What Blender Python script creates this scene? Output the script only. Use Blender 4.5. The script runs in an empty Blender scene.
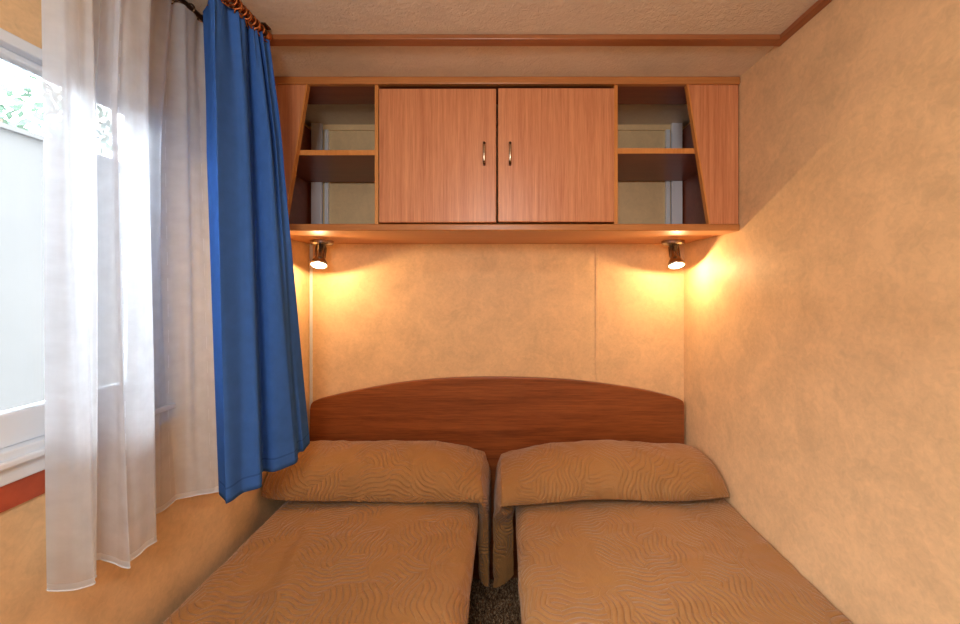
import bpy, bmesh, math, random
from mathutils import Vector, Matrix, noise
random.seed(7)
sc = bpy.context.scene
COL = sc.collection

# ------------------------------------------------------------------ camera
CAM_Z = 1.23
F = 380.0                      # focal length in pixels of a 960 px wide frame
cam_d = bpy.data.cameras.new('camera')
cam_d.sensor_width = 36.0
cam_d.lens = F / 960 * 36.0
cam_d.shift_x = -(503 - 480) / 960
cam_d.shift_y = (287 - 312) / 960
cam_d.clip_start = 0.02
cam = bpy.data.objects.new('camera', cam_d); COL.objects.link(cam)
cam.location = (0, 0, CAM_Z); cam.rotation_euler = (math.pi / 2, 0, 0)
sc.camera = cam

# ------------------------------------------------------------------ sky, lights, exposure
w = bpy.data.worlds.new('sky'); sc.world = w; w.use_nodes = True
bg = w.node_tree.nodes['Background']
bg.inputs['Color'].default_value = (0.86, 0.93, 1.0, 1); bg.inputs['Strength'].default_value = 21.0
sc.view_settings.view_transform = 'Standard'; sc.view_settings.look = 'None'
sc.view_settings.gamma = 1; sc.view_settings.use_curve_mapping = False
sc.view_settings.exposure = 0.0
sc.cycles.use_denoising = True
sc.cycles.max_bounces = 10; sc.cycles.diffuse_bounces = 6; sc.cycles.transparent_max_bounces = 24
sc.cycles.sample_clamp_indirect = 4.0

CEIL_FILL = (0.0, -0.22, 1.86); CEIL_FILL_POWER = 6.0; FILL_COL = (1.0, 0.95, 0.90)  # overhead fill light added out of view to lift the room's brightness
SPOT_POWER = 3.6; SPOT_COL = (1.0, 0.62, 0.29)
ld = bpy.data.lights.new('ceiling_fill_light', 'AREA'); ld.shape = 'DISK'; ld.size = 0.30
ld.energy = CEIL_FILL_POWER; ld.color = FILL_COL
lo = bpy.data.objects.new('ceiling_fill_light', ld); COL.objects.link(lo)
lo.location = (CEIL_FILL[0], CEIL_FILL[1], 1.845)
WALL_FILL = (-0.10, -0.62, 1.52); WALL_FILL_POWER = 9.5  # second added fill light, frontal, out of view behind the camera
ld = bpy.data.lights.new('wall_fill_light', 'AREA'); ld.shape = 'DISK'; ld.size = 0.30
ld.energy = WALL_FILL_POWER; ld.color = FILL_COL
lo = bpy.data.objects.new('wall_fill_light', ld); COL.objects.link(lo)
lo.location = (WALL_FILL[0], WALL_FILL[1] + 0.075, WALL_FILL[2]); lo.rotation_euler = (math.pi / 2, 0, 0)

# ------------------------------------------------------------------ measures
XL, XR, YB, YF = -0.8276, 0.772, 1.621, -0.62
ZC = CAM_Z + 0.684
def P(px, py, Y):              # photo position at a known distance from the camera
    return ((px - 503) / F * Y, Y, CAM_Z + (287 - py) / F * Y)

# ------------------------------------------------------------------ node helpers
class NT:
    def __init__(s, name):
        s.m = bpy.data.materials.new(name); s.m.use_nodes = True
        s.t = s.m.node_tree; s.t.nodes.clear()
        s.out = s.n('ShaderNodeOutputMaterial')
    def n(s, typ, **kw):
        nd = s.t.nodes.new(typ)
        for k, v in kw.items():
            if k.startswith('_'): setattr(nd, k[1:], v)
            else:
                key = k.replace('0x', '')
                inp = nd.inputs[int(key[1:])] if key[0] == 'i' and key[1:].isdigit() else nd.inputs[key.replace('_', ' ')]
                s.set(inp, v)
        return nd
    def set(s, inp, v):
        if isinstance(v, bpy.types.NodeSocket): s.t.links.new(v, inp)
        elif isinstance(v, bpy.types.Node): s.t.links.new(v.outputs[0], inp)
        else: inp.default_value = v
    def math(s, op, a, b=None, c=None):
        nd = s.t.nodes.new('ShaderNodeMath'); nd.operation = op
        s.set(nd.inputs[0], a)
        if b is not None: s.set(nd.inputs[1], b)
        if c is not None: s.set(nd.inputs[2], c)
        return nd.outputs[0]
    def ramp(s, fac, stops):
        nd = s.t.nodes.new('ShaderNodeValToRGB'); s.set(nd.inputs[0], fac)
        e = nd.color_ramp.elements
        while len(e) < len(stops): e.new(0.5)
        for el, (p, c) in zip(e, stops): el.position = p; el.color = (*c, 1)
        return nd.outputs[0]
    def mapc(s, scale, src='Object', rot=(0, 0, 0)):
        tc = s.n('ShaderNodeTexCoord')
        mp = s.n('ShaderNodeMapping', Vector=tc.outputs[src])
        mp.inputs['Scale'].default_value = scale; mp.inputs['Rotation'].default_value = rot
        return mp.outputs[0]
    def noise(s, vec, scale, detail=3, rough=0.55, dist=0.0):
        nd = s.n('ShaderNodeTexNoise', Vector=vec, Scale=scale, Detail=detail, Roughness=rough, Distortion=dist)
        return nd.outputs[0]
    def bump(s, h, strength, dist=0.01):
        return s.n('ShaderNodeBump', Height=h, Strength=strength, Distance=dist).outputs[0]
    def bsdf(s, color, rough=0.5, metal=0.0, normal=None, spec=0.5, **kw):
        b = s.n('ShaderNodeBsdfPrincipled', Base_Color=color if not isinstance(color, tuple) else (*color, 1),
                Roughness=rough, Metallic=metal, **kw)
        b.inputs['Specular IOR Level'].default_value = spec
        if normal is not None: s.set(b.inputs['Normal'], normal)
        s.t.links.new(b.outputs[0], s.out.inputs[0])
        return s.m

def lin(r, g, b):
    f = lambda c: (c / 255 / 12.92) if c / 255 <= 0.04045 else ((c / 255 + 0.055) / 1.055) ** 2.4
    return (f(r), f(g), f(b))
def mul(c, k): return tuple(x * k for x in c)

def wallpaper(name, base, amt=0.10, bumpk=0.12, fine=190):
    t = NT(name)
    c = t.mapc((1, 1, 1))
    a = t.noise(c, 9, 6, 0.65, 0.6)
    b = t.noise(t.mapc((1, 1, 1)), 70, 4, 0.6, 0.8)
    m = t.math('ADD', t.math('MULTIPLY', a, 0.62), t.math('MULTIPLY', b, 0.38))
    col = t.ramp(m, [(0.36, mul(base, 1 - amt)), (0.62, mul(base, 1 + amt))])
    return t.bsdf(col, 0.55, normal=t.bump(t.noise(c, fine, 3, 0.6, 1.0 if fine < 150 else 0.0), bumpk, 0.002 if fine > 150 else 0.006), spec=0.35)

def wood(name, dark, light, grain=(1, 1, 1), scale=6, rough=0.35, spec=0.45, contrast=1.0):
    t = NT(name)
    c = t.mapc(grain)
    a = t.noise(c, scale, 5, 0.7, 0.25)
    f = t.noise(t.mapc(tuple(g * (1 if g < 1 else 1.0) for g in grain)), scale * 7, 3, 0.7, 0.0)
    m = t.math('ADD', t.math('MULTIPLY', a, 0.6), t.math('MULTIPLY', f, 0.4))
    col = t.ramp(m, [(0.5 - 0.16 / contrast, dark), (0.5 + 0.16 / contrast, light)])
    return t.bsdf(col, rough, normal=t.bump(f, 0.04, 0.001), spec=spec)

def quilt(name, base):
    t = NT(name)
    uv = t.mapc((1, 1, 1), 'UV')
    # slight wander of the stitch lines
    nz = t.n('ShaderNodeTexNoise', Vector=uv, Scale=7.0, Detail=1.0)
    off = t.n('ShaderNodeVectorMath', _operation='SCALE', i0=nz.outputs['Color']); off.inputs['Scale'].default_value = 0.03
    uvd = t.n('ShaderNodeVectorMath', _operation='ADD', i0=uv, i1=off.outputs[0]).outputs[0]
    vo = t.n('ShaderNodeTexVoronoi', _voronoi_dimensions='2D', Vector=uvd, Scale=11.5, Randomness=0.9)
    sub = t.n('ShaderNodeVectorMath', _operation='SUBTRACT', i0=uvd, i1=vo.outputs['Position']).outputs[0]
    sx = t.n('ShaderNodeSeparateXYZ', Vector=sub)
    cr = t.n('ShaderNodeSeparateColor', Color=vo.outputs['Color'])
    ang = t.math('MULTIPLY', cr.outputs[0], 6.283)
    ca, sa = t.math('COSINE', ang), t.math('SINE', ang)
    a = t.math('ADD', t.math('MULTIPLY', sx.outputs[0], ca), t.math('MULTIPLY', sx.outputs[1], sa))
    b = t.math('SUBTRACT', t.math('MULTIPLY', sx.outputs[1], ca), t.math('MULTIPLY', sx.outputs[0], sa))
    ph = t.math('ADD', t.math('MULTIPLY', a, 220.0), t.math('MULTIPLY', t.math('SINE', t.math('MULTIPLY', b, 60.0)), 1.5))
    msk = t.math('MULTIPLY', t.n('ShaderNodeMapRange', Value=t.noise(uv, 6.0, 2), From_Min=0.36, From_Max=0.50).outputs[0], 1.0)
    h = t.math('MULTIPLY', t.math('POWER', t.math('ABSOLUTE', t.math('SINE', ph)), 0.28), msk)
    h2 = t.noise(uv, 13, 4, 0.6, 0.5)
    hh = t.math('ADD', h, t.math('MULTIPLY', h2, 1.8))
    fine = t.noise(uv, 420, 2, 0.6)
    hh = t.math('ADD', hh, t.math('MULTIPLY', fine, 0.15))
    col = t.ramp(t.noise(uv, 3.0, 3), [(0.3, mul(base, 0.94)), (0.7, mul(base, 1.06))])
    bm_ = t.bump(hh, 0.9, 0.0052)
    return t.bsdf(col, 0.62, normal=bm_, spec=0.3, Sheen_Weight=0.25, Sheen_Roughness=0.4)

M = {}
M['wall'] = wallpaper('wallpaper', lin(228, 195, 150), 0.12)
M['ceil'] = wallpaper('ceiling_panel', lin(220, 209, 190), 0.06, 0.6, 75)
M['backboard'] = wallpaper('cabinet_back_board', lin(228, 204, 160), 0.08)
WD, WL = lin(184, 114, 76), lin(220, 156, 112)
M['wood_v'] = wood('beech_laminate_upright', WD, WL, (14, 14, 0.35), 5, contrast=1.2)
M['wood_h'] = wood('beech_laminate_lengthwise', lin(168, 106, 58), lin(198, 136, 78), (0.4, 9, 9), 5)
M['wood_t'] = wood('brown_trim_lengthwise', lin(134, 82, 48), lin(164, 106, 66), (0.4, 9, 9), 5)
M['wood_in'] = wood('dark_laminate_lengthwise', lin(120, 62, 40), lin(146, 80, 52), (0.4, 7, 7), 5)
M['wood_y'] = wood('beech_trim_deep', lin(138, 84, 52), lin(166, 106, 68), (9, 0.4, 9), 5)
M['head'] = wood('headboard_laminate', lin(104, 50, 22), lin(160, 92, 48), (0.35, 5, 7), 4, 0.32, 0.5, 1.1)
M['edge'] = wood('light_edge_band', lin(200, 130, 66), lin(222, 156, 88), (6, 6, 0.5), 4)
M['quilt'] = quilt('quilted_brown_cotton', lin(162, 120, 72))
t = NT('white_plastic'); M['white'] = t.bsdf(lin(224, 234, 244), 0.35)
t = NT('grey_metal_strip'); M['strip'] = t.bsdf(lin(228, 234, 246), 0.5, 0.0)
t = NT('red_brown_board'); c = t.mapc((1, 1, 1)); M['red'] = t.bsdf(t.ramp(t.noise(c, 25, 4), [(0.3, lin(158, 66, 40)), (0.7, lin(184, 84, 52))]), 0.5)
t = NT('brushed_steel'); M['steel'] = t.bsdf((0.40, 0.37, 0.34), 0.2, 1.0)
t = NT('dark_bronze'); M['bronze'] = t.bsdf((0.16, 0.10, 0.06), 0.3, 0.9)
t = NT('brass_pull'); M['pull'] = t.bsdf((0.62, 0.52, 0.40), 0.25, 1.0)
t = NT('copper_ring'); M['copper'] = t.bsdf(lin(170, 96, 48), 0.35, 0.6)
t = NT('mattress_ticking'); M['tick'] = t.bsdf(lin(215, 205, 190), 0.8)
t = NT('black_plastic'); M['black'] = t.bsdf((0.02, 0.02, 0.02), 0.5)

def cloth(name, color, transl, transp=0.0, dashes=False, weave=900, hem_at=0):
    t = NT(name)
    uv = t.mapc((1, 1, 1), 'UV')
    col = t.ramp(t.noise(uv, 30, 3), [(0.3, mul(color, 0.93)), (0.7, mul(color, 1.05))])
    hgt = t.noise(uv, weave, 2)
    if hem_at:
        sp = t.n('ShaderNodeSeparateXYZ', Vector=uv)
        seam = t.math('LESS_THAN', t.math('ABSOLUTE', t.math('SUBTRACT', sp.outputs[1], hem_at)), 0.0022)
        hgt = t.math('SUBTRACT', hgt, t.math('MULTIPLY', seam, 6.0))
        col = t.n('ShaderNodeMixRGB', _blend_type='MULTIPLY', Fac=t.math('MULTIPLY', seam, 0.45), Color1=col, Color2=(0.3, 0.35, 0.5, 1)).outputs[0]
    nrm = t.bump(hgt, 0.15, 0.001)
    d = t.n('ShaderNodeBsdfDiffuse', Color=col, Normal=nrm)
    tr = t.n('ShaderNodeBsdfTranslucent', Color=col, Normal=nrm)
    mx = t.n('ShaderNodeMixShader', Fac=transl, i1=d, i2=tr)
    if transp > 0:
        tp = t.n('ShaderNodeBsdfTransparent')
        fac = t.math('ADD', 1 - transp, t.math('MULTIPLY', t.math('SUBTRACT', t.noise(t.mapc((60, 3, 1), 'UV'), 1.5, 3), 0.5), 0.12))
        if dashes:
            s_ = t.n('ShaderNodeSeparateXYZ', Vector=uv)
            du = t.math('LESS_THAN', t.math('FRACT', t.math('DIVIDE', s_.outputs[0], 0.085)), 0.014)
            vv = t.math('ADD', s_.outputs[1], t.math('MULTIPLY', t.math('FLOOR', t.math('DIVIDE', s_.outputs[0], 0.085)), 0.023))
            dv = t.math('LESS_THAN', t.math('FRACT', t.math('DIVIDE', vv, 0.062)), 0.5)
            # fabric hem: denser at its lower edge
            hem = t.math('LESS_THAN', s_.outputs[1], 0.012)
            fac = t.math('ADD', fac, t.math('MULTIPLY', t.math('MULTIPLY', du, dv), 0.18))
            fac = t.math('ADD', fac, t.math('MULTIPLY', hem, 0.3))
        mx = t.n('ShaderNodeMixShader', Fac=fac, i1=tp, i2=mx)
    t.t.links.new(mx.outputs[0], t.out.inputs[0])
    return t.m
M['blue'] = cloth('blue_curtain_cloth', lin(74, 124, 206), 0.3, hem_at=0.036)
M['sheer'] = cloth('white_voile', (0.86, 0.93, 1.0), 0.66, 0.24, True)

t = NT('window_glass')
g = t.n('ShaderNodeBsdfGlossy', Roughness=0.02); tp = t.n('ShaderNodeBsdfTransparent')
fr = t.n('ShaderNodeFresnel', IOR=1.35)
mx = t.n('ShaderNodeMixShader', Fac=fr.outputs[0], i1=tp, i2=g); t.t.links.new(mx.outputs[0], t.out.inputs[0])
M['glass'] = t.m
def emis(name, col, st):
    t = NT(name); e = t.n('ShaderNodeEmission', Color=(*col, 1), Strength=st)
    t.t.links.new(e.outputs[0], t.out.inputs[0]); return t.m
M['bulb'] = emis('glowing_bulb', (1.0, 0.86, 0.62), 12.0)
M['fill_diffuser'] = emis('glowing_fill_diffuser', (1.0, 0.9, 0.78), 1.5)  # glowing face of the two added fill lights
t = NT('carpet'); c = t.mapc((1, 1, 1))
M['carpet'] = t.bsdf(t.ramp(t.noise(c, 160, 4, 0.8, 1.5), [(0.38, lin(50, 30, 18)), (0.52, lin(120, 84, 52)), (0.66, lin(214, 186, 150))]), 0.9,
                     normal=t.bump(t.noise(c, 200, 3, 0.7), 1.0, 0.01))
t = NT('carpet_fibre'); oi = t.mapc((1, 1, 1))
M['fibre'] = t.bsdf(t.ramp(t.noise(oi, 130, 2), [(0.35, lin(70, 44, 26)), (0.5, lin(150, 110, 72)), (0.65, lin(226, 200, 166))]), 0.8)
t = NT('render_grey'); c = t.mapc((1, 1, 1)); M['fence'] = t.bsdf(t.ramp(t.noise(c, 2, 4), [(0.3, (0.034, 0.034, 0.033)), (0.7, (0.040, 0.040, 0.039))]), 0.8)
t = NT('bounce_paving'); c = t.mapc((1, 1, 1)); M['bounce_ground'] = t.bsdf(t.ramp(t.noise(c, 8, 5), [(0.3, (.42, .43, .43)), (0.7, (.52, .52, .51))]), 0.9)  # unseen ground, made pale so it bounces daylight up into the room
t = NT('leaf'); c = t.mapc((1, 1, 1)); M['leaf'] = t.bsdf(t.ramp(t.noise(c, 4, 3), [(0.3, lin(60, 84, 68)), (0.7, lin(104, 128, 108))]), 0.6)
t = NT('bark'); M['bark'] = t.bsdf(lin(96, 84, 72), 0.9)

# ------------------------------------------------------------------ mesh helpers
class MB:
    def __init__(s): s.v = []; s.f = []; s.uv = {}
    def add(s, vs, fs):
        o = len(s.v); s.v += [tuple(v) for v in vs]; s.f += [tuple(i + o for i in f) for f in fs]; return o
    def box(s, x0, x1, y0, y1, z0, z1):
        s.add([(x, y, z) for x in (x0, x1) for y in (y0, y1) for z in (z0, z1)],
              [(0, 1, 3, 2), (4, 6, 7, 5), (0, 4, 5, 1), (2, 3, 7, 6), (0, 2, 6, 4), (1, 5, 7, 3)])
        return s
    def prism(s, poly, axis, a, b):          # poly: 2D points; axis: extruded direction
        n = len(poly)
        def mk(p, q):
            return {'x': (q, p[0], p[1]), 'y': (p[0], q, p[1]), 'z': (p[0], p[1], q)}[axis]
        s.add([mk(p, a) for p in poly] + [mk(p, b) for p in poly],
              [tuple(range(n))[::-1], tuple(range(n, 2 * n))] + [(i, (i + 1) % n, (i + 1) % n + n, i + n) for i in range(n)])
        return s
    def lathe(s, prof, origin=(0, 0, 0), direction=(0, 0, 1), n=24):
        d = Vector(direction).normalized(); q = Vector((0, 0, 1)).rotation_difference(d)
        vs = []
        for r, h in prof:
            for k in range(n):
                a = 2 * math.pi * k / n
                vs.append(Vector(origin) + q @ Vector((r * math.cos(a), r * math.sin(a), h)))
        fs = [(i * n + k, i * n + (k + 1) % n, (i + 1) * n + (k + 1) % n, (i + 1) * n + k) for i in range(len(prof) - 1) for k in range(n)]
        fs.append(tuple(range(n))[::-1]); fs.append(tuple(range((len(prof) - 1) * n, len(prof) * n)))
        s.add(vs, fs); return s
    def tube(s, pts, r, n=10, closed=False):
        pts = [Vector(p) for p in pts]; m = len(pts); vs = []
        up = Vector((0.13, 0.31, 0.94)).normalized()
        for i, p in enumerate(pts):
            a = pts[(i - 1) % m] if (closed or i > 0) else p; b = pts[(i + 1) % m] if (closed or i < m - 1) else p
            d = (b - a).normalized(); u = d.cross(up)
            if u.length < 1e-4: u = d.cross(Vector((1, 0, 0)))
            u.normalize(); v = d.cross(u)
            rr = r[i] if isinstance(r, (list, tuple)) else r
            for k in range(n):
                t_ = 2 * math.pi * k / n; vs.append(p + (u * math.cos(t_) + v * math.sin(t_)) * rr)
        fs = []
        for i in range(m if closed else m - 1):
            j = (i + 1) % m
            fs += [(i * n + k, i * n + (k + 1) % n, j * n + (k + 1) % n, j * n + k) for k in range(n)]
        if not closed: fs += [tuple(range(n))[::-1], tuple(range((m - 1) * n, m * n))]
        s.add(vs, fs); return s
    def grid(s, fn, nu, nv, uvfn=None):
        o = s.add([fn(i / (nu - 1), j / (nv - 1)) for j in range(nv) for i in range(nu)],
                  [(j * nu + i, j * nu + i + 1, (j + 1) * nu + i + 1, (j + 1) * nu + i) for j in range(nv - 1) for i in range(nu - 1)])
        if uvfn:
            for j in range(nv):
                for i in range(nu): s.uv[o + j * nu + i] = uvfn(i / (nu - 1), j / (nv - 1))
        return s
    def build(s, name, mat, parent=None, bevel=0, smooth=False, loc=None, solid=0):
        me = bpy.data.meshes.new(name)
        L = Vector(loc) if loc is not None else (parent_loc(parent) if parent else Vector((0, 0, 0)))
        if loc is None and parent is None and s.v:
            n = len(s.v)
            L = Vector((sum(v[0] for v in s.v) / n, sum(v[1] for v in s.v) / n, min(v[2] for v in s.v)))
        me.from_pydata([tuple(Vector(v) - L) for v in s.v], [], s.f); me.update()
        if s.uv:
            ul = me.uv_layers.new(name='UV')
            for lp in me.loops: ul.data[lp.index].uv = s.uv.get(lp.vertex_index, (0, 0))
        bm = bmesh.new(); bm.from_mesh(me)
        if not s.uv: bmesh.ops.recalc_face_normals(bm, faces=bm.faces)
        bm.to_mesh(me); bm.free()
        me.materials.append(M[mat])
        o = bpy.data.objects.new(name, me); COL.objects.link(o)
        if parent: o.parent = parent
        o.location = (0, 0, 0) if parent else L
        if smooth:
            for p in me.polygons: p.use_smooth = True
        if bevel:
            md = o.modifiers.new('bevel', 'BEVEL'); md.width = bevel; md.segments = 2; md.limit_method = 'ANGLE'; md.angle_limit = 0.6
        if solid:
            md = o.modifiers.new('solid', 'SOLIDIFY'); md.thickness = solid; md.offset = -1
        return o
def parent_loc(p):
    L = Vector(p.location)
    while p.parent: p = p.parent; L = L + Vector(p.location)
    return L
def thing(name, label, cat, loc, group=None, kind=None):
    o = bpy.data.objects.new(name, None); o.empty_display_size = 0.05; COL.objects.link(o); o.location = loc
    return tag(o, label, cat, group, kind)
def tag(o, label=None, cat=None, group=None, kind=None):
    if label: o['label'] = label
    if cat: o['category'] = cat
    if group: o['group'] = group
    if kind: o['kind'] = kind
    return o
def structure(o, label, cat):
    return tag(o, label, cat, None, 'structure')
def catmull(pts, n):
    out = []
    m = len(pts)
    for k in range(n):
        t_ = k / (n - 1) * (m - 1); i = min(int(t_), m - 2); u = t_ - i
        p0, p1, p2, p3 = pts[max(i - 1, 0)], pts[i], pts[i + 1], pts[min(i + 2, m - 1)]
        out.append(tuple(0.5 * (2 * b + (c - a) * u + (2 * a - 5 * b + 4 * c - d) * u * u + (3 * b - a - 3 * c + d) * u ** 3)
                         for a, b, c, d in zip(p0, p1, p2, p3)))
    return out
def sst(a, b, x):
    t_ = max(0, min(1, (x - a) / (b - a))); return t_ * t_ * (3 - 2 * t_)
def ns(x, y, z=0.0): return noise.noise(Vector((x, y, z)))

# ------------------------------------------------------------------ room shell
T = 0.06
structure(MB().box(XL - T, XR + T, YF - T, YB + T, -0.05, 0).build('floor', 'carpet'), 'dark brown and cream speckled carpet floor between the two beds', 'floor')
structure(MB().box(XL - T, XR + T, YF - T, YB + T, ZC, ZC + 0.05).build('ceiling', 'ceil'), 'pale textured ceiling crossed by a wooden batten', 'ceiling')
structure(MB().box(XL - T, XR + T, YB, YB + T, 0, ZC).build('wall_back', 'wall'), 'mottled cream wallpapered wall behind the arched headboard', 'wall')
structure(MB().box(XR, XR + T, YF, YB, 0, ZC).build('wall_right', 'wall'), 'mottled cream wallpapered wall along the right bed', 'wall')
structure(MB().box(XL - T, XR + T, YF - T, YF, 0, ZC).build('wall_front', 'wall'), 'mottled cream wall behind the viewer', 'wall')
WY0, WY1, WZ0, WZ1 = -0.36, 0.962, 0.904, 1.652
b = MB()
b.box(XL - T, XL, YF, WY0, 0, ZC).box(XL - T, XL, WY1, YB, 0, ZC).box(XL - T, XL, WY0, WY1, 0, WZ0).box(XL - T, XL, WY0, WY1, WZ1, ZC)
structure(b.build('wall_left', 'wall'), 'wallpapered wall below and around the window', 'wall')
# ceiling battens
structure(MB().box(XL + 0.022, XR - 0.022, 1.027, 1.059, ZC - 0.014, ZC).build('trim_1', 'wood_t', bevel=0.002), 'wooden batten running across the ceiling in front of the cabinet', 'trim')
structure(MB().box(XR - 0.022, XR, YF, 1.059, ZC - 0.014, ZC).build('trim_2', 'wood_y', bevel=0.002), 'wooden batten along the top of the right wall', 'trim')
structure(MB().box(XL, XL + 0.022, YF, 1.059, ZC - 0.014, ZC).build('trim_3', 'wood_y', bevel=0.002), 'wooden batten along the top of the window wall', 'trim')
# seam strips on the back wall
x = (597 - 503) / F * YB
structure(MB().box(x - 0.006, x + 0.006, YB - 0.003, YB, 0, 1.413).build('trim_4', 'wall', bevel=0.001), 'narrow vertical joint strip on the back wall under the right end of the cabinet', 'trim')
structure(MB().box(XL + 0.004, XL + 0.016, YB - 0.004, YB, 0, 1.413).build('trim_5', 'white', bevel=0.001), 'slim pale strip in the left rear corner', 'trim')
# red-brown board under the window
structure(MB().box(XL, XL + 0.006, WY0, 0.682, 0.860, 0.904).build('trim_6', 'red', bevel=0.001), 'red-brown board under the window frame', 'trim')

# window
win = structure(thing('window_1', None, None, (XL, (WY0 + WY1) / 2, WZ0)), 'white framed window behind the voile curtain', 'window')
b = MB(); xi, xo = XL + 0.012, XL - T
b.box(xo, xi, WY0, WY1, WZ0, WZ0 + 0.055).box(xo, xi, WY0, WY1, WZ1 - 0.02, WZ1)
b.box(xo, xi, WY0, WY0 + 0.04, WZ0 + 0.055, WZ1 - 0.02).box(xo, xi, WY1 - 0.045, WY1, WZ0 + 0.055, WZ1 - 0.02)
b.build('window_frame', 'white', win, bevel=0.003)
b = MB(); a0, a1, z0, z1 = WY0 + 0.04, WY1 - 0.045, WZ0 + 0.055, WZ1 - 0.02
s0, s1 = XL - 0.035, XL - 0.008
b.box(s0, s1, a0, a1, z0, z0 + 0.058).box(s0, s1, a0, a1, z1 - 0.014, z1)
b.box(s0, s1, a0, a0 + 0.05, z0 + 0.058, z1 - 0.014).box(s0, s1, a1 - 0.055, a1, z0 + 0.058, z1 - 0.014)
b.build('sash', 'white', win, bevel=0.004)
MB().box(XL - 0.024, XL - 0.020, a0 + 0.05, a1 - 0.055, z0 + 0.058, z1 - 0.014).build('pane', 'glass', win)
MB().box(xi, xi + 0.012, WY0, WY1, WZ0 + 0.030, WZ0 + 0.042).build('window_sill', 'white', win, bevel=0.003)

# ------------------------------------------------------------------ outside
g = MB().box(-16, -1.1, -8, 14, -0.55, -0.5).build('ground', 'bounce_ground'); structure(g, 'unseen paved ground outside the window, made pale to bounce daylight in', 'ground')
b = MB().box(-2.75, -2.60, -3, 7, -0.5, 2.05).box(-2.78, -2.57, -3, 7, 2.05, 2.075)
tag(b.build('garden_wall', 'fence'), 'plain pale grey wall standing outside the window', 'wall')
def tree(x, y, h, r, label):
    root = thing('tree', label, 'tree', (x, y, -0.5), 'trees beyond the grey wall outside')
    tr = MB(); tr.tube([(x, y, -0.5), (x + .05, y, 0.6), (x - .03, y + .05, h * 0.55), (x + .02, y, h * 0.8)], [0.12, 0.1, 0.07, 0.03], 8)
    for k in range(6):
        a = k * 1.05; tr.tube([(x, y, h * (.4 + .05 * k)), (x + math.cos(a) * r * .5, y + math.sin(a) * r * .5, h * (.55 + .06 * k)), (x + math.cos(a) * r * .8, y + math.sin(a) * r * .8, h * (.62 + .06 * k))], [0.04, 0.025, 0.01], 6)
    tr.build('trunk', 'bark', root, smooth=True)
    lf = MB()
    for k in range(2600):
        d = Vector((random.gauss(0, 1), random.gauss(0, 1), random.gauss(0, 1))).normalized() * (random.random() ** 0.45)
        p = Vector((x, y, h * 0.72)) + Vector((d.x * r, d.y * r, d.z * h * 0.34))
        if ns(p.x * 1.6, p.y * 1.6, p.z * 1.6) < -0.08: continue
        u = Vector((random.uniform(-1, 1), random.uniform(-1, 1), random.uniform(-1, 1))).normalized() * 0.06
        v = u.cross(Vector((random.uniform(-1, 1), random.uniform(-1, 1), random.uniform(-1, 1)))).normalized() * 0.03
        lf.add([p - u, p - v, p + u, p + v], [(0, 1, 2, 3)])
    lf.build('foliage', 'leaf', root)
tree(-5.2, 3.9, 3.7, 1.0, 'pale green leafy tree beyond the grey wall, seen at the left edge')
tree(-5.6, 6.6, 3.3, 1.1, 'pale green leafy tree beyond the grey wall, behind the voile')

# ------------------------------------------------------------------ wall cabinet
YC = 1.24; S = F / YC
cx = lambda px: (px - 503) / S
cz = lambda py: CAM_Z + (287 - py) / S
CL, CR = XL + 0.002, XR - 0.002
CB = YB - 0.001
cab = thing('wall_cabinet', 'wall-wide beech laminate overhead cabinet with two middle doors and open ends', 'cabinet', (cx(497), YC, cz(231)))
b = MB().box(CL, CR, YC - 0.006, CB, cz(231), cz(224))
b.build('bottom_board', 'wood_h', cab, bevel=0.004)
b = MB().box(CL, CR, YC - 0.008, YC + 0.012, cz(85), ZC - 0.0005).build('top_rail', 'wood_h', cab, bevel=0.003)
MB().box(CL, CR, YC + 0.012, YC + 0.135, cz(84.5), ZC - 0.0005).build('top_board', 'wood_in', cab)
zb, zt = cz(224), cz(85)
for px in (376.5, 616.0):
    MB().box(cx(px) - 0.006, cx(px) + 0.006, YC, CB, zb, zt).build('divider', 'edge', cab, bevel=0.001)
# box behind the doors (its back and inside are closed by the doors)
xl, xr = cx(378), cx(615)
dx = lambda px: (px - 503) / F * (YC - 0.016)
dz = lambda py: CAM_Z + (287 - py) / F * (YC - 0.016)
def door(x0, x1, hx, y0, y1):
    d = MB().box(x0, x1, YC - 0.016, YC - 0.001, dz(y1), dz(y0)).build('door', 'wood_v', cab, bevel=0.0025)
    z0, z1 = dz(164.5), dz(144); yy = YC - 0.016
    m = MB().tube([(hx, yy, z0), (hx, yy - 0.012, z0 + 0.001), (hx, yy - 0.0155, z0 + 0.007), (hx, yy - 0.0175, (z0 + z1) / 2), (hx, yy - 0.0155, z1 - 0.007), (hx, yy - 0.012, z1 - 0.001), (hx, yy, z1)], 0.0045, 10)
    hd = m.build('handle', 'pull', d, smooth=True); hd.data.materials.append(M['bronze'])
    for p in hd.data.polygons:
        zc_ = p.center.z + cab.location.z
        if zc_ < z0 + 0.009 or zc_ > z1 - 0.006: p.material_index = 1
door(dx(378.8), dx(496.2), dx(484.3), 88.5, 222.3)
door(dx(498.0), dx(614.4), dx(510), 88, 221.8)
# side panels lying against the room walls
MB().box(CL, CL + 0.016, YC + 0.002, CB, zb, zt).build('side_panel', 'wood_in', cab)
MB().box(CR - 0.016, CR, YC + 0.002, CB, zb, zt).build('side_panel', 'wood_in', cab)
# slanted front panels
MB().prism([(cx(688), zt), (CR - 0.003, zt), (CR - 0.003, zb), (cx(710), zb)], 'y', YC - 0.002, YC + 0.014).build('slanted_panel', 'wood_v', cab, bevel=0.0015)
MB().prism([(CL + 0.003, zt), (cx(306.5), zt), (cx(284), zb), (CL + 0.003, zb)], 'y', YC - 0.002, YC + 0.014).build('slanted_panel', 'wood_v', cab, bevel=0.0015)
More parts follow.
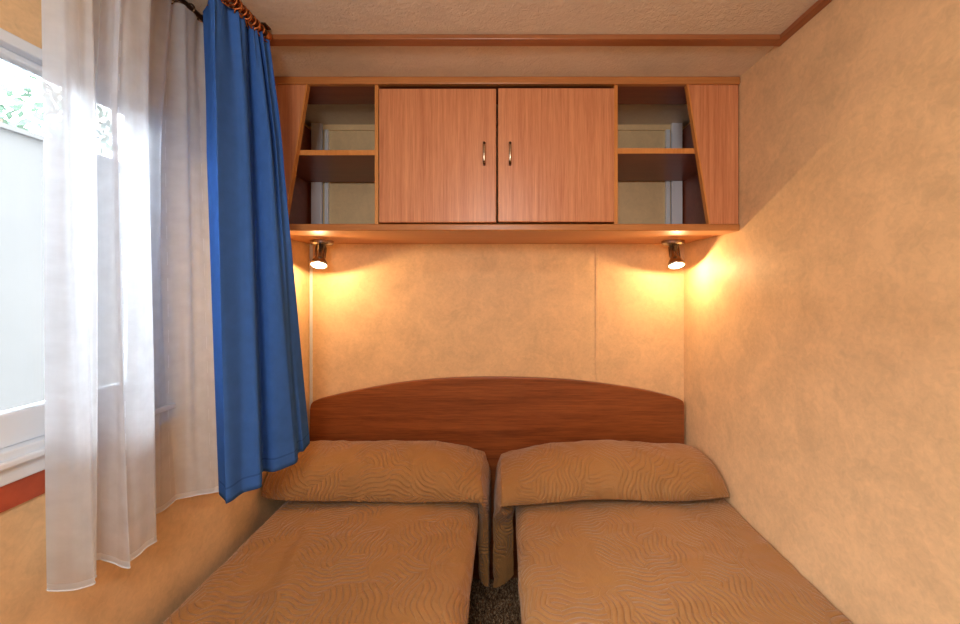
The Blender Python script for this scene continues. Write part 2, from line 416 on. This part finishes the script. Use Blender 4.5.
# edge bands of slanted panels
MB().prism([(cx(686.4), zt), (cx(688), zt), (cx(710), zb), (cx(708.4), zb)], 'y', YC - 0.004, YC + 0.014).build('edge_band', 'edge', cab)
MB().prism([(cx(306.5), zt), (cx(308.1), zt), (cx(285.6), zb), (cx(284), zb)], 'y', YC - 0.004, YC + 0.014).build('edge_band', 'edge', cab)
# shelves
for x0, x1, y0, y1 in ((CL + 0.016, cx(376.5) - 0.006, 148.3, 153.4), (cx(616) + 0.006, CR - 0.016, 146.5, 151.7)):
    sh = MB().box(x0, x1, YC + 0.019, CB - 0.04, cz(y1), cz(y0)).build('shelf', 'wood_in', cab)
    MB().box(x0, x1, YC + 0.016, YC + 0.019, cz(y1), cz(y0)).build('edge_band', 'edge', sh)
# back boards, battens and metal uprights
for sgn, x0, x1 in ((-1, (321 - 503) / F * 1.6, cx(376.5)), (1, cx(616), (672 - 503) / F * 1.6)):
    MB().box(x0, x1, CB - 0.012, CB, zb, CAM_Z + (287 - 129) / F * 1.6).build('back_panel', 'backboard', cab)
    MB().box(x0, x1, CB - 0.020, CB - 0.006, CAM_Z + (287 - 130) / F * 1.6, CAM_Z + (287 - 123) / F * 1.6).build('back_batten', 'backboard', cab, bevel=0.001)
    p0, p1 = ((311, 321.5) if sgn < 0 else (672, 682.5))
    MB().box((p0 - 503) / F * 1.585, (p1 - 503) / F * 1.585, CB - 0.036, CB - 0.020, zb, CAM_Z + (287 - 120.5) / F * 1.585).build('metal_upright', 'strip', cab, bevel=0.002)
    p0, p1 = ((324, 327.5) if sgn < 0 else (666.5, 670.5))
    MB().box((p0 - 503) / F * 1.59, (p1 - 503) / F * 1.59, CB - 0.026, CB - 0.012, zb, CAM_Z + (287 - 129) / F * 1.59).build('metal_upright', 'white', cab, bevel=0.001)

# ------------------------------------------------------------------ spot lamps under the cabinet
def spot(px, label, aim, swing):
    Yl = 1.50; x = (px - 503) / F * Yl; zt_ = cz(231)
    root = thing('spot_lamp', label, 'lamp', (x, Yl, zt_), 'spot lamps under the cabinet')
    MB().lathe([(0.043, 0), (0.043, -0.011), (0.038, -0.017), (0.012, -0.019)], (x, Yl, zt_), (0, 0, 1), 32).build('base_plate', 'steel', root, smooth=False, bevel=0.001)
    j = Vector((x + swing, Yl, zt_ - 0.030))
    MB().tube([(x + swing * .3, Yl, zt_ - 0.012), (x + swing, Yl, zt_ - 0.024), tuple(j)], 0.006, 12).build('swivel_arm', 'bronze', root, smooth=True)
    d = Vector(aim).normalized()
    o = j - d * 0.016
    m = MB().lathe([(0.006, 0), (0.017, 0.002), (0.0185, 0.01), (0.0185, 0.056), (0.022, 0.066), (0.030, 0.082), (0.032, 0.094), (0.0295, 0.094), (0.028, 0.088)], tuple(o), tuple(d), 28)
    m.build('lamp_head', 'steel', root, smooth=True)
    m = MB()
    for k in range(10):
        a = 2 * math.pi * k / 10; q = Vector((0, 0, 1)).rotation_difference(d)
        p0 = o + q @ Vector((0.0190 * math.cos(a), 0.0190 * math.sin(a), 0.010)); p1 = o + q @ Vector((0.0190 * math.cos(a), 0.0190 * math.sin(a), 0.056))
        m.tube([tuple(p0), tuple(p1)], 0.0016, 6)
    m.build('cooling_fins', 'bronze', root, smooth=True)
    MB().lathe([(0.0278, 0.0880), (0.0265, 0.0925), (0.015, 0.0965), (0.002, 0.0975)], tuple(o), tuple(d), 24).build('bulb', 'bulb', root, smooth=True)
    l = bpy.data.lights.new('spot_lamp_light', 'POINT'); l.energy = SPOT_POWER; l.color = SPOT_COL; l.shadow_soft_size = 0.004
    ob = bpy.data.objects.new('spot_lamp_light', l); COL.objects.link(ob); ob.parent = root
    ob.location = o + d * 0.104 - Vector(root.location)
spot(322, 'small steel spot lamp under the left end of the cabinet, beside the blue curtain', (0.10, -0.46, -1), -0.004)
spot(673, 'small steel spot lamp under the right end of the cabinet, near the right wall', (-0.04, -0.42, -1), 0.003)

# added fill light shaped as a ceiling lamp, unseen behind the viewer
cl = thing('added_ceiling_fill', 'added fill light shaped as a round white ceiling lamp, unseen behind the viewer', 'lamp', (CEIL_FILL[0], CEIL_FILL[1], ZC))
MB().lathe([(0.17, 0), (0.17, -0.03), (0.155, -0.035)], (CEIL_FILL[0], CEIL_FILL[1], ZC), (0, 0, 1), 40).build('fill_base', 'white', cl)
MB().lathe([(0.15, -0.0355), (0.14, -0.045), (0.09, -0.055), (0.01, -0.058)], (CEIL_FILL[0], CEIL_FILL[1], ZC), (0, 0, 1), 40).build('fill_diffuser', 'fill_diffuser', cl, smooth=True)

wl = thing('added_wall_fill', 'added fill light shaped as a round white wall lamp, unseen behind the viewer', 'lamp', WALL_FILL)  # added frontal fill in the form of a wall lamp
MB().lathe([(0.17, 0), (0.17, 0.03), (0.155, 0.035)], WALL_FILL, (0, 1, 0), 40).build('fill_base', 'white', wl)
MB().lathe([(0.15, 0.0355), (0.14, 0.045), (0.09, 0.055), (0.01, 0.058)], WALL_FILL, (0, 1, 0), 40).build('fill_diffuser', 'fill_diffuser', wl, smooth=True)

# ------------------------------------------------------------------ headboard
HY0, HY1 = 1.596, YB - 0.001; hs = F / HY0
hx0, hx1 = XL + 0.004, (684.5 - 503) / hs
pts = []
top = [(309.5, 410), (311, 404), (316, 400.5), (330, 396.5), (360, 390), (400, 383), (440, 379), (480, 377.5), (520, 377.8), (560, 379.5), (600, 383.5), (640, 389.5), (665, 395), (680, 399.5), (684, 403), (684.5, 410)]
prof = [((p - 503) / hs, CAM_Z + (287 - q) / hs) for p, q in top]
prof = catmull(prof, 60)
poly = [(hx0 + 0.002, 0.002)] + [(max(a, hx0), c_) for a, c_ in prof] + [(hx1, 0.002)]
tag(MB().prism(poly, 'y', HY0, HY1).build('headboard', 'head', bevel=0.003), 'wide dark red-brown wooden headboard with an arched top across both beds', 'headboard')

# ------------------------------------------------------------------ beds and bedspreads
BT = 0.497
def bed(x0, x1, label):
    root = thing('bed', label, 'bed', ((x0 + x1) / 2, 0.62, 0), 'single beds')
    a, c_ = x0 + 0.08, x1 - 0.08
    MB().box(a, c_, -0.28, 1.585, 0.16, 0.26).build('bed_frame', 'wood_h', root, bevel=0.004)
    MB().box(a, c_, -0.29, 1.582, 0.26, BT - 0.03).build('mattress', 'tick', root, bevel=0.03)
    for lx in (a + 0.05, c_ - 0.05):
        for ly in (-0.2, 1.5):
            MB().lathe([(0.022, 0), (0.026, 0.16)], (lx, ly, 0), (0, 0, 1), 16).build('leg', 'bronze', root)

def spread(x0, x1, side, label):
    """side=+1: the free side is on the right (left bed); -1: free side is on the left (right bed)."""
    Yh, Yf = 1.590, -0.305
    H = BT - 0.24; W = x1 - x0; rl = 0.05 if side > 0 else 0.045; rr = 0.045 if side > 0 else 0.016
    # across path: side down, over the top, side down
    Lsl, Lsr = H - rl, H - rr; Lal, Lar = rl * math.pi / 2, rr * math.pi / 2; Lt = W - rl - rr; tot = Lsl + Lsr + Lal + Lar + Lt
    def across(s):
        d = s * tot
        if d < Lsl: return (x0, BT - H + d, -1, 0)
        d -= Lsl
        if d < Lal: a = d / rl; return (x0 + rl - rl * math.cos(a), BT - rl + rl * math.sin(a), -math.cos(a), math.sin(a))
        d -= Lal
        if d < Lt: return (x0 + rl + d, BT, 0, 1)
        d -= Lt
        if d < Lar: a = d / rr; return (x1 - rr + rr * math.sin(a), BT - rr + rr * math.cos(a), math.sin(a), math.cos(a))
        d -= Lar
        return (x1, BT - rr - d, 1, 0)
    def warp(u): return u
    def fn(u, v):
        x, z, nx, nz = across(u); y = Yh + (Yf - Yh) * v
        k = ns(x * 5 + side * 3, y * 4, 1.3) * 0.006 + ns(x * 14, y * 11, side * 2.0) * 0.0025
        k += 0.0022 * ns(x * 3, y * 40, 5.5 + side) * sst(1.3, 0.9, y)
        drop = BT - z
        k2 = k
        if drop > 0.03 and abs(nx) > 0.6: k2 = k + 0.007 * math.sin(y * 26 + side) * sst(0.03, 0.25, drop)
        c_ = 0.012 * (1 - ((x - (x0 + x1) / 2) / (W / 2)) ** 2)
        return (min(x + nx * (k2 - 0.05 * sst(0.03, 0.26, drop)), XR - 0.005), y, z + nz * (k + c_))
    root = tag(MB().grid(fn, 190, 170, lambda u, v: (u * tot, v * (Yh - Yf))).build('bedspread', 'quilt', smooth=True, solid=0.002), label, 'bedspread', 'quilted brown bedspreads')
    return root

def pillow_fold(root, wx, fx, side, top_shift=0.0):
    """the part of the spread drawn over the pillow. wx: wall end, fx: free end, hanging down."""
    L = abs(fx - wx); drop = 0.33
    prof = [(1.588, 0.045), (1.575, 0.07), (1.54, 0.106), (1.49, 0.130), (1.44, 0.140), (1.385, 0.139), (1.33, 0.126), (1.285, 0.098), (1.261, 0.060), (1.257, 0.028), (1.268, 0.010), (1.288, 0.005), (1.33, 0.003)]
    PR = catmull(prof, 96)
    Lend = 0.10
    tot = L + drop + 0.06
    sg = 1 if fx > wx else -1
    def fn(u, v):
        yv, hv = PR[int(round(v * 95))]
        if side < 0: hv *= 0.94
        s = u * tot
        front = v            # 0 at headboard, 1 at the crease
        if s < L:
            x = wx + sg * s
            q = s / L
            # wall end closes down, free end rounds over
            e0 = max(0.0, 1 - s / 0.13); e1 = max(0.0, 1 - (L - s) / 0.24)
            k = math.sqrt(max(0, 1 - e0 ** 2.2)) * (1 - 0.46 * e1 ** 2.2)
            if e0 > 0: km = 0.74 if side > 0 else 0.5; k = km + (1 - km) * k
            yy = yv
            if e0 > 0: yy = 1.588 + (yv - 1.588) * (1 - 0.10 * e0 ** 2)
            yy += 0.012 * ns(x * 5, side * 4.0, 2.2) * front + 0.018 * (1.0 if side < 0 else 0.25) * (q - 0.5) * -front * 0.9 * 2.2 + 0.016 * ns(x * 3.2, 8.0 * side, 0.4) * front
            z = BT + 0.012 * (hv < 0.02) + hv * k * (1 + 0.10 * ns(x * 4, 3.1 * side, 7.7))
            z += 0.003
            if e1 > 0: x = x + 0.0
        else:
            d = s - L; t_ = min(1, d / drop)
            x = fx + sg * (0.025 * math.sin(min(1, d / 0.10) * math.pi / 2))
            x += sg * 0.006 * math.sin(v * 17 + side) * sst(0.05, 0.3, d)
            z0 = BT + 0.003 + hv * 0.54
            ztop = z0 - 0.0
            zlow = 0.180 + 0.05 * (abs(v - 0.72) / 0.28 if v > 0.72 else 0) ** 2 + 0.03 * (1 - v)
            z = ztop + (zlow - ztop) * t_
            ylow = 1.575 + (1.315 - 1.575) * min(1, v / 0.80)
            yy = yv + (ylow - yv) * sst(0, 0.35, t_)
            yy += 0.018 * (1.0 if side < 0 else 0.25) * 0.5 * -front * 0.9 * 2.2 * (1 - sst(0, 0.3, t_))
            if v > 0.80:      # the front edge turns round towards the mattress
                w_ = (v - 0.80) / 0.20
                x -= sg * (0.034 if side > 0 else 0.066) * w_ * sst(0.0, 0.15, t_)
                yy += -0.016 * math.sin(w_ * math.pi) + 0.006 * w_
        wr = ns(x * 9, yy * 9, z * 9 + side) * 0.004 + ns(x * 26, yy * 20, z * 26 + side * 5) * 0.0028
        cr = sst(0.55, 0.8, v) * (1 - sst(0.86, 0.95, v))
        wr += (0.3 + cr) * (abs(ns(x * 13 + ns(x * 5, yy * 5) * 2, z * 9 + yy * 6, side * 9)) * 0.017)
        n = Vector((0, yv - 1.42, hv + 0.06)).normalized() if s < L else Vector((sg, 0, 0.1))
        px_ = Vector((x, yy, z)) + n * wr
        if side > 0 and px_.x > -0.050: px_.x = -0.050 + (px_.x + 0.050) * 0.15
        if side < 0 and px_.x < -0.034: px_.x = -0.034 + (px_.x + 0.034) * 0.15
        if px_.x > XR - 0.004: px_.x = XR - 0.004
        if px_.x < XL + 0.004: px_.x = XL + 0.004
        if px_.y > 1.592: px_.y = 1.592
        return tuple(px_)
    o = MB().grid(fn, 210, 96, lambda u, v: (u * tot + 3.3, v * 0.5 + 1.7 * side)).build('pillow_cover', 'quilt', root, smooth=True)
    return o

bed(-0.768, -0.082, 'single bed by the window wall, left of the narrow gap')
bed(0.043, 0.766, 'single bed along the right wall, right of the narrow gap')
sL = spread(-0.768, -0.082, 1, 'quilted brown bedspread on the left bed, pulled up over its pillow')
pillow_fold(sL, -0.818, -0.075, 1)
sR = spread(0.043, 0.7695, -1, 'quilted brown bedspread on the right bed, its corner hanging into the gap')
pillow_fold(sR, 0.768, -0.006, -1)

# carpet pile between the beds
m = MB()
for k in range(9000):
    x = random.uniform(-0.17, 0.13); y = random.uniform(1.18, 1.585)
    h = random.uniform(0.010, 0.022); a = random.uniform(0, 6.283); l = random.uniform(0.003, 0.014)
    dx, dy = math.cos(a), math.sin(a); ww = 0.0011
    m.add([(x - dy * ww, y + dx * ww, 0), (x + dy * ww, y - dx * ww, 0), (x + dx * l + dy * ww, y + dy * l - dx * ww, h), (x + dx * l - dy * ww, y + dy * l + dx * ww, h)], [(0, 1, 2, 3)])
tag(m.build('carpet_pile', 'fibre'), 'speckled brown carpet pile in the gap between the beds', 'carpet', None, 'stuff')

# ------------------------------------------------------------------ curtain rods
def rod(name_label, x, zr, y0, y1, mat):
    root = thing('curtain_rod', name_label, 'curtain rod', (x, (y0 + y1) / 2, zr))
    MB().tube([(x, y0, zr), (x, y1, zr)], 0.006, 14).build('rod', mat, root, smooth=True)
    for y in (y0 + 0.12, y1 - 0.006):
        m = MB().box(x - 0.006, x + 0.006, y - 0.005, y + 0.005, zr, ZC)
        m.lathe([(0.009, -0.006), (0.009, 0.006)], (x, y, zr), (0, 1, 0), 16)
        m.box(x - 0.014, x + 0.014, y - 0.012, y + 0.012, ZC - 0.004, ZC); m.build('bracket', 'bronze', root)
    MB().lathe([(0.006, 0), (0.011, 0.004), (0.013, 0.012), (0.008, 0.020), (0.002, 0.022)], (x, y1, zr), (0, 1, 0), 16).build('finial', mat, root, smooth=True)
    return root
ZR = CAM_Z + 0.668
XB = -0.628; XS = -0.748
rod('slim copper curtain rod under the ceiling carrying the blue curtain', XB, ZR, -0.25, 1.000, 'copper')
rod('slim dark curtain rod nearer the window carrying the voile', XS, ZR, -0.25, 0.985, 'bronze')

# ------------------------------------------------------------------ blue curtain
def plan(nodes):    # nodes (px, Y) -> world xy
    return [((p - 503) / F * y, y) for p, y in nodes]
def curtain(label, cat, mat, top_nodes, mid_nodes, bot_nodes, ztop, zbot, nu, nv, name, solid, edge=None, wav=0.003, zvar=None, smooth_pts=True):
    A, B, C_ = plan(top_nodes), plan(mid_nodes), plan(bot_nodes)
    PA, PB, PC = catmull(A, nu), catmull(B, nu), catmull(C_, nu)
    # arc lengths for uv
    arc = [0]
    for i in range(1, nu): arc.append(arc[-1] + math.dist(PC[i], PC[i - 1]))
    def fn(u, v):       # v 0 bottom .. 1 top
        i = int(round(u * (nu - 1)))
        if v < 0.72: t_ = v / 0.72; p = [PC[i][k] + (PB[i][k] - PC[i][k]) * t_ for k in (0, 1)]
        else: t_ = (v - 0.72) / 0.28; t_ = t_ ** 1.3; p = [PB[i][k] + (PA[i][k] - PB[i][k]) * t_ for k in (0, 1)]
        g_ = sst(0.82, 1.0, v)
        x = p[0] + wav * ns(u * 14, v * 1.6, 3.0) * 1.2 + g_ * 0.003 * math.sin(u * 75)
        y = p[1] + wav * ns(u * 12, v * 1.4, 9.0)
        zb_ = zbot + (zvar(u) if zvar else 0)
        z = zb_ + (ztop - zb_) * v
        if edge: x, y, z = edge(u, v, x, y, z)
        if mat == 'sheer':
            x += 0.009 * math.sin(u * 62 + 1.2 * math.sin(v * 2.5)) + 0.003 * math.sin(u * 131 + v * 2)
        x = max(x, XL + 0.014)
        return (x, y, z)
    root = MB().grid(fn, nu, nv, lambda u, v: (arc[int(round(u * (nu - 1)))], v * (ztop - zbot))).build(name, mat, smooth=True, solid=solid)
    tag(root, label, cat)
    return root, PA
topn = [(206, .925), (205.5, .90), (211, .842), (216, .842), (228, .885), (240, .905), (244.5, .928), (246.5, .955), (252, .950), (255.5, .965), (257, .985), (262, .975), (264, 1.0), (270, 1.005)]
midn = [(208, .945), (208, .91), (214.5, .858), (220, .860), (236, .91), (248, .935), (250.5, .955), (252, .995), (262, .990), (272, 1.00), (273, 1.035), (277, 1.03), (279, 1.06), (284, 1.065)]
botn = [(219, .965), (219.5, .93), (225, .898), (229, .896), (243, .935), (259.5, .962), (262, .99), (263, 1.045), (275, 1.045), (294, 1.09), (297.5, 1.11), (299, 1.165), (304, 1.18), (310, 1.235)]
cur, PA = curtain('plain blue cotton curtain bunched beside the window, hanging over the left bed corner', 'curtain', 'blue', topn, midn, botn, CAM_Z + 0.655, 0.722, 260, 90, 'curtain', 0.0012, wav=0.004)
curL = Vector(cur.location)
# hem stitched band at the bottom
n_r = 13
for k in range(n_r):
    u = (k + 0.5) / n_r; i = int(u * 259); y = 0.84 + (0.985 - 0.84) * u
    a = 0.25 * math.sin(k * 2.1)
    cz_ = ZR - 0.004
    R_ = 0.0125
    ring = MB().tube([(XB + R_ * math.cos(q * math.pi / 8), y + a * 0.02 * math.cos(q * math.pi / 8), cz_ + R_ * math.sin(q * math.pi / 8)) for q in range(16)], 0.0021, 8, closed=True)
    ring.tube([(XB + 0.001, y, cz_ - R_), (PA[i][0] * .5 + XB * .5, y * .5 + PA[i][1] * .5, cz_ - R_ - 0.006), (PA[i][0], PA[i][1], CAM_Z + 0.647)], 0.0016, 6)
    ring.build('curtain_ring', 'copper', cur, smooth=True)

# ------------------------------------------------------------------ white voile curtain
st = [(53, .60), (53.5, .585), (88, .655), (70, .69), (112, .72), (122, .70), (150, .78), (146, .80), (168, .86), (182, .885), (209, .950), (182, .935)]
sm = [(53, .625), (54, .61), (92, .67), (68, .70), (104, .72), (118, .705), (148, .785), (140, .82), (156, .88), (180, .915), (213, .965), (178, .95)]
sb = [(50, .68), (57, .662), (101, .692), (66, .722), (105, .738), (128, .720), (152, .800), (137, .85), (155, .90), (182, .95), (220, .992), (186, .975)]
def sedge(u, v, x, y, z):
    # the free edge near the blue curtain is pinched a little under the rod
    k = sst(0.80, 0.92, u) * (math.exp(-((v - 0.90) / 0.05) ** 2))
    return (x - 0.003 * k, y - 0.004 * k, z)
def szv(u): return 0.004 * math.sin(u * 40) + 0.006 * ns(u * 8, 0, 0)
sh, PS = curtain('sheer white voile curtain hanging in soft folds across the window', 'curtain', 'sheer', st, sm, sb, CAM_Z + 0.655, 0.700, 300, 80, 'voile_curtain', 0, edge=sedge, wav=0.006, zvar=szv)
m = MB()
# hem cord along the bottom edge
me = sh.data; L0 = Vector(sh.location)
m.tube([tuple(me.vertices[i].co + L0 + Vector((0, 0, -0.0005))) for i in range(0, 300, 2)], 0.0012, 6)
m.build('hem', 'white', sh, smooth=True)
for k in range(10):
    u = (k + 0.5) / 10; i = int(u * 299); y = 0.58 + (0.965 - 0.58) * u
    R_ = 0.0115; cz_ = ZR - 0.003
    ring = MB().tube([(XS + R_ * math.cos(q * math.pi / 8), y, cz_ + R_ * math.sin(q * math.pi / 8)) for q in range(16)], 0.0018, 8, closed=True)
    ring.tube([(XS, y, cz_ - R_), (PS[i][0], PS[i][1], CAM_Z + 0.646)], 0.0013, 6)
    ring.build('curtain_ring', 'bronze', sh, smooth=True)
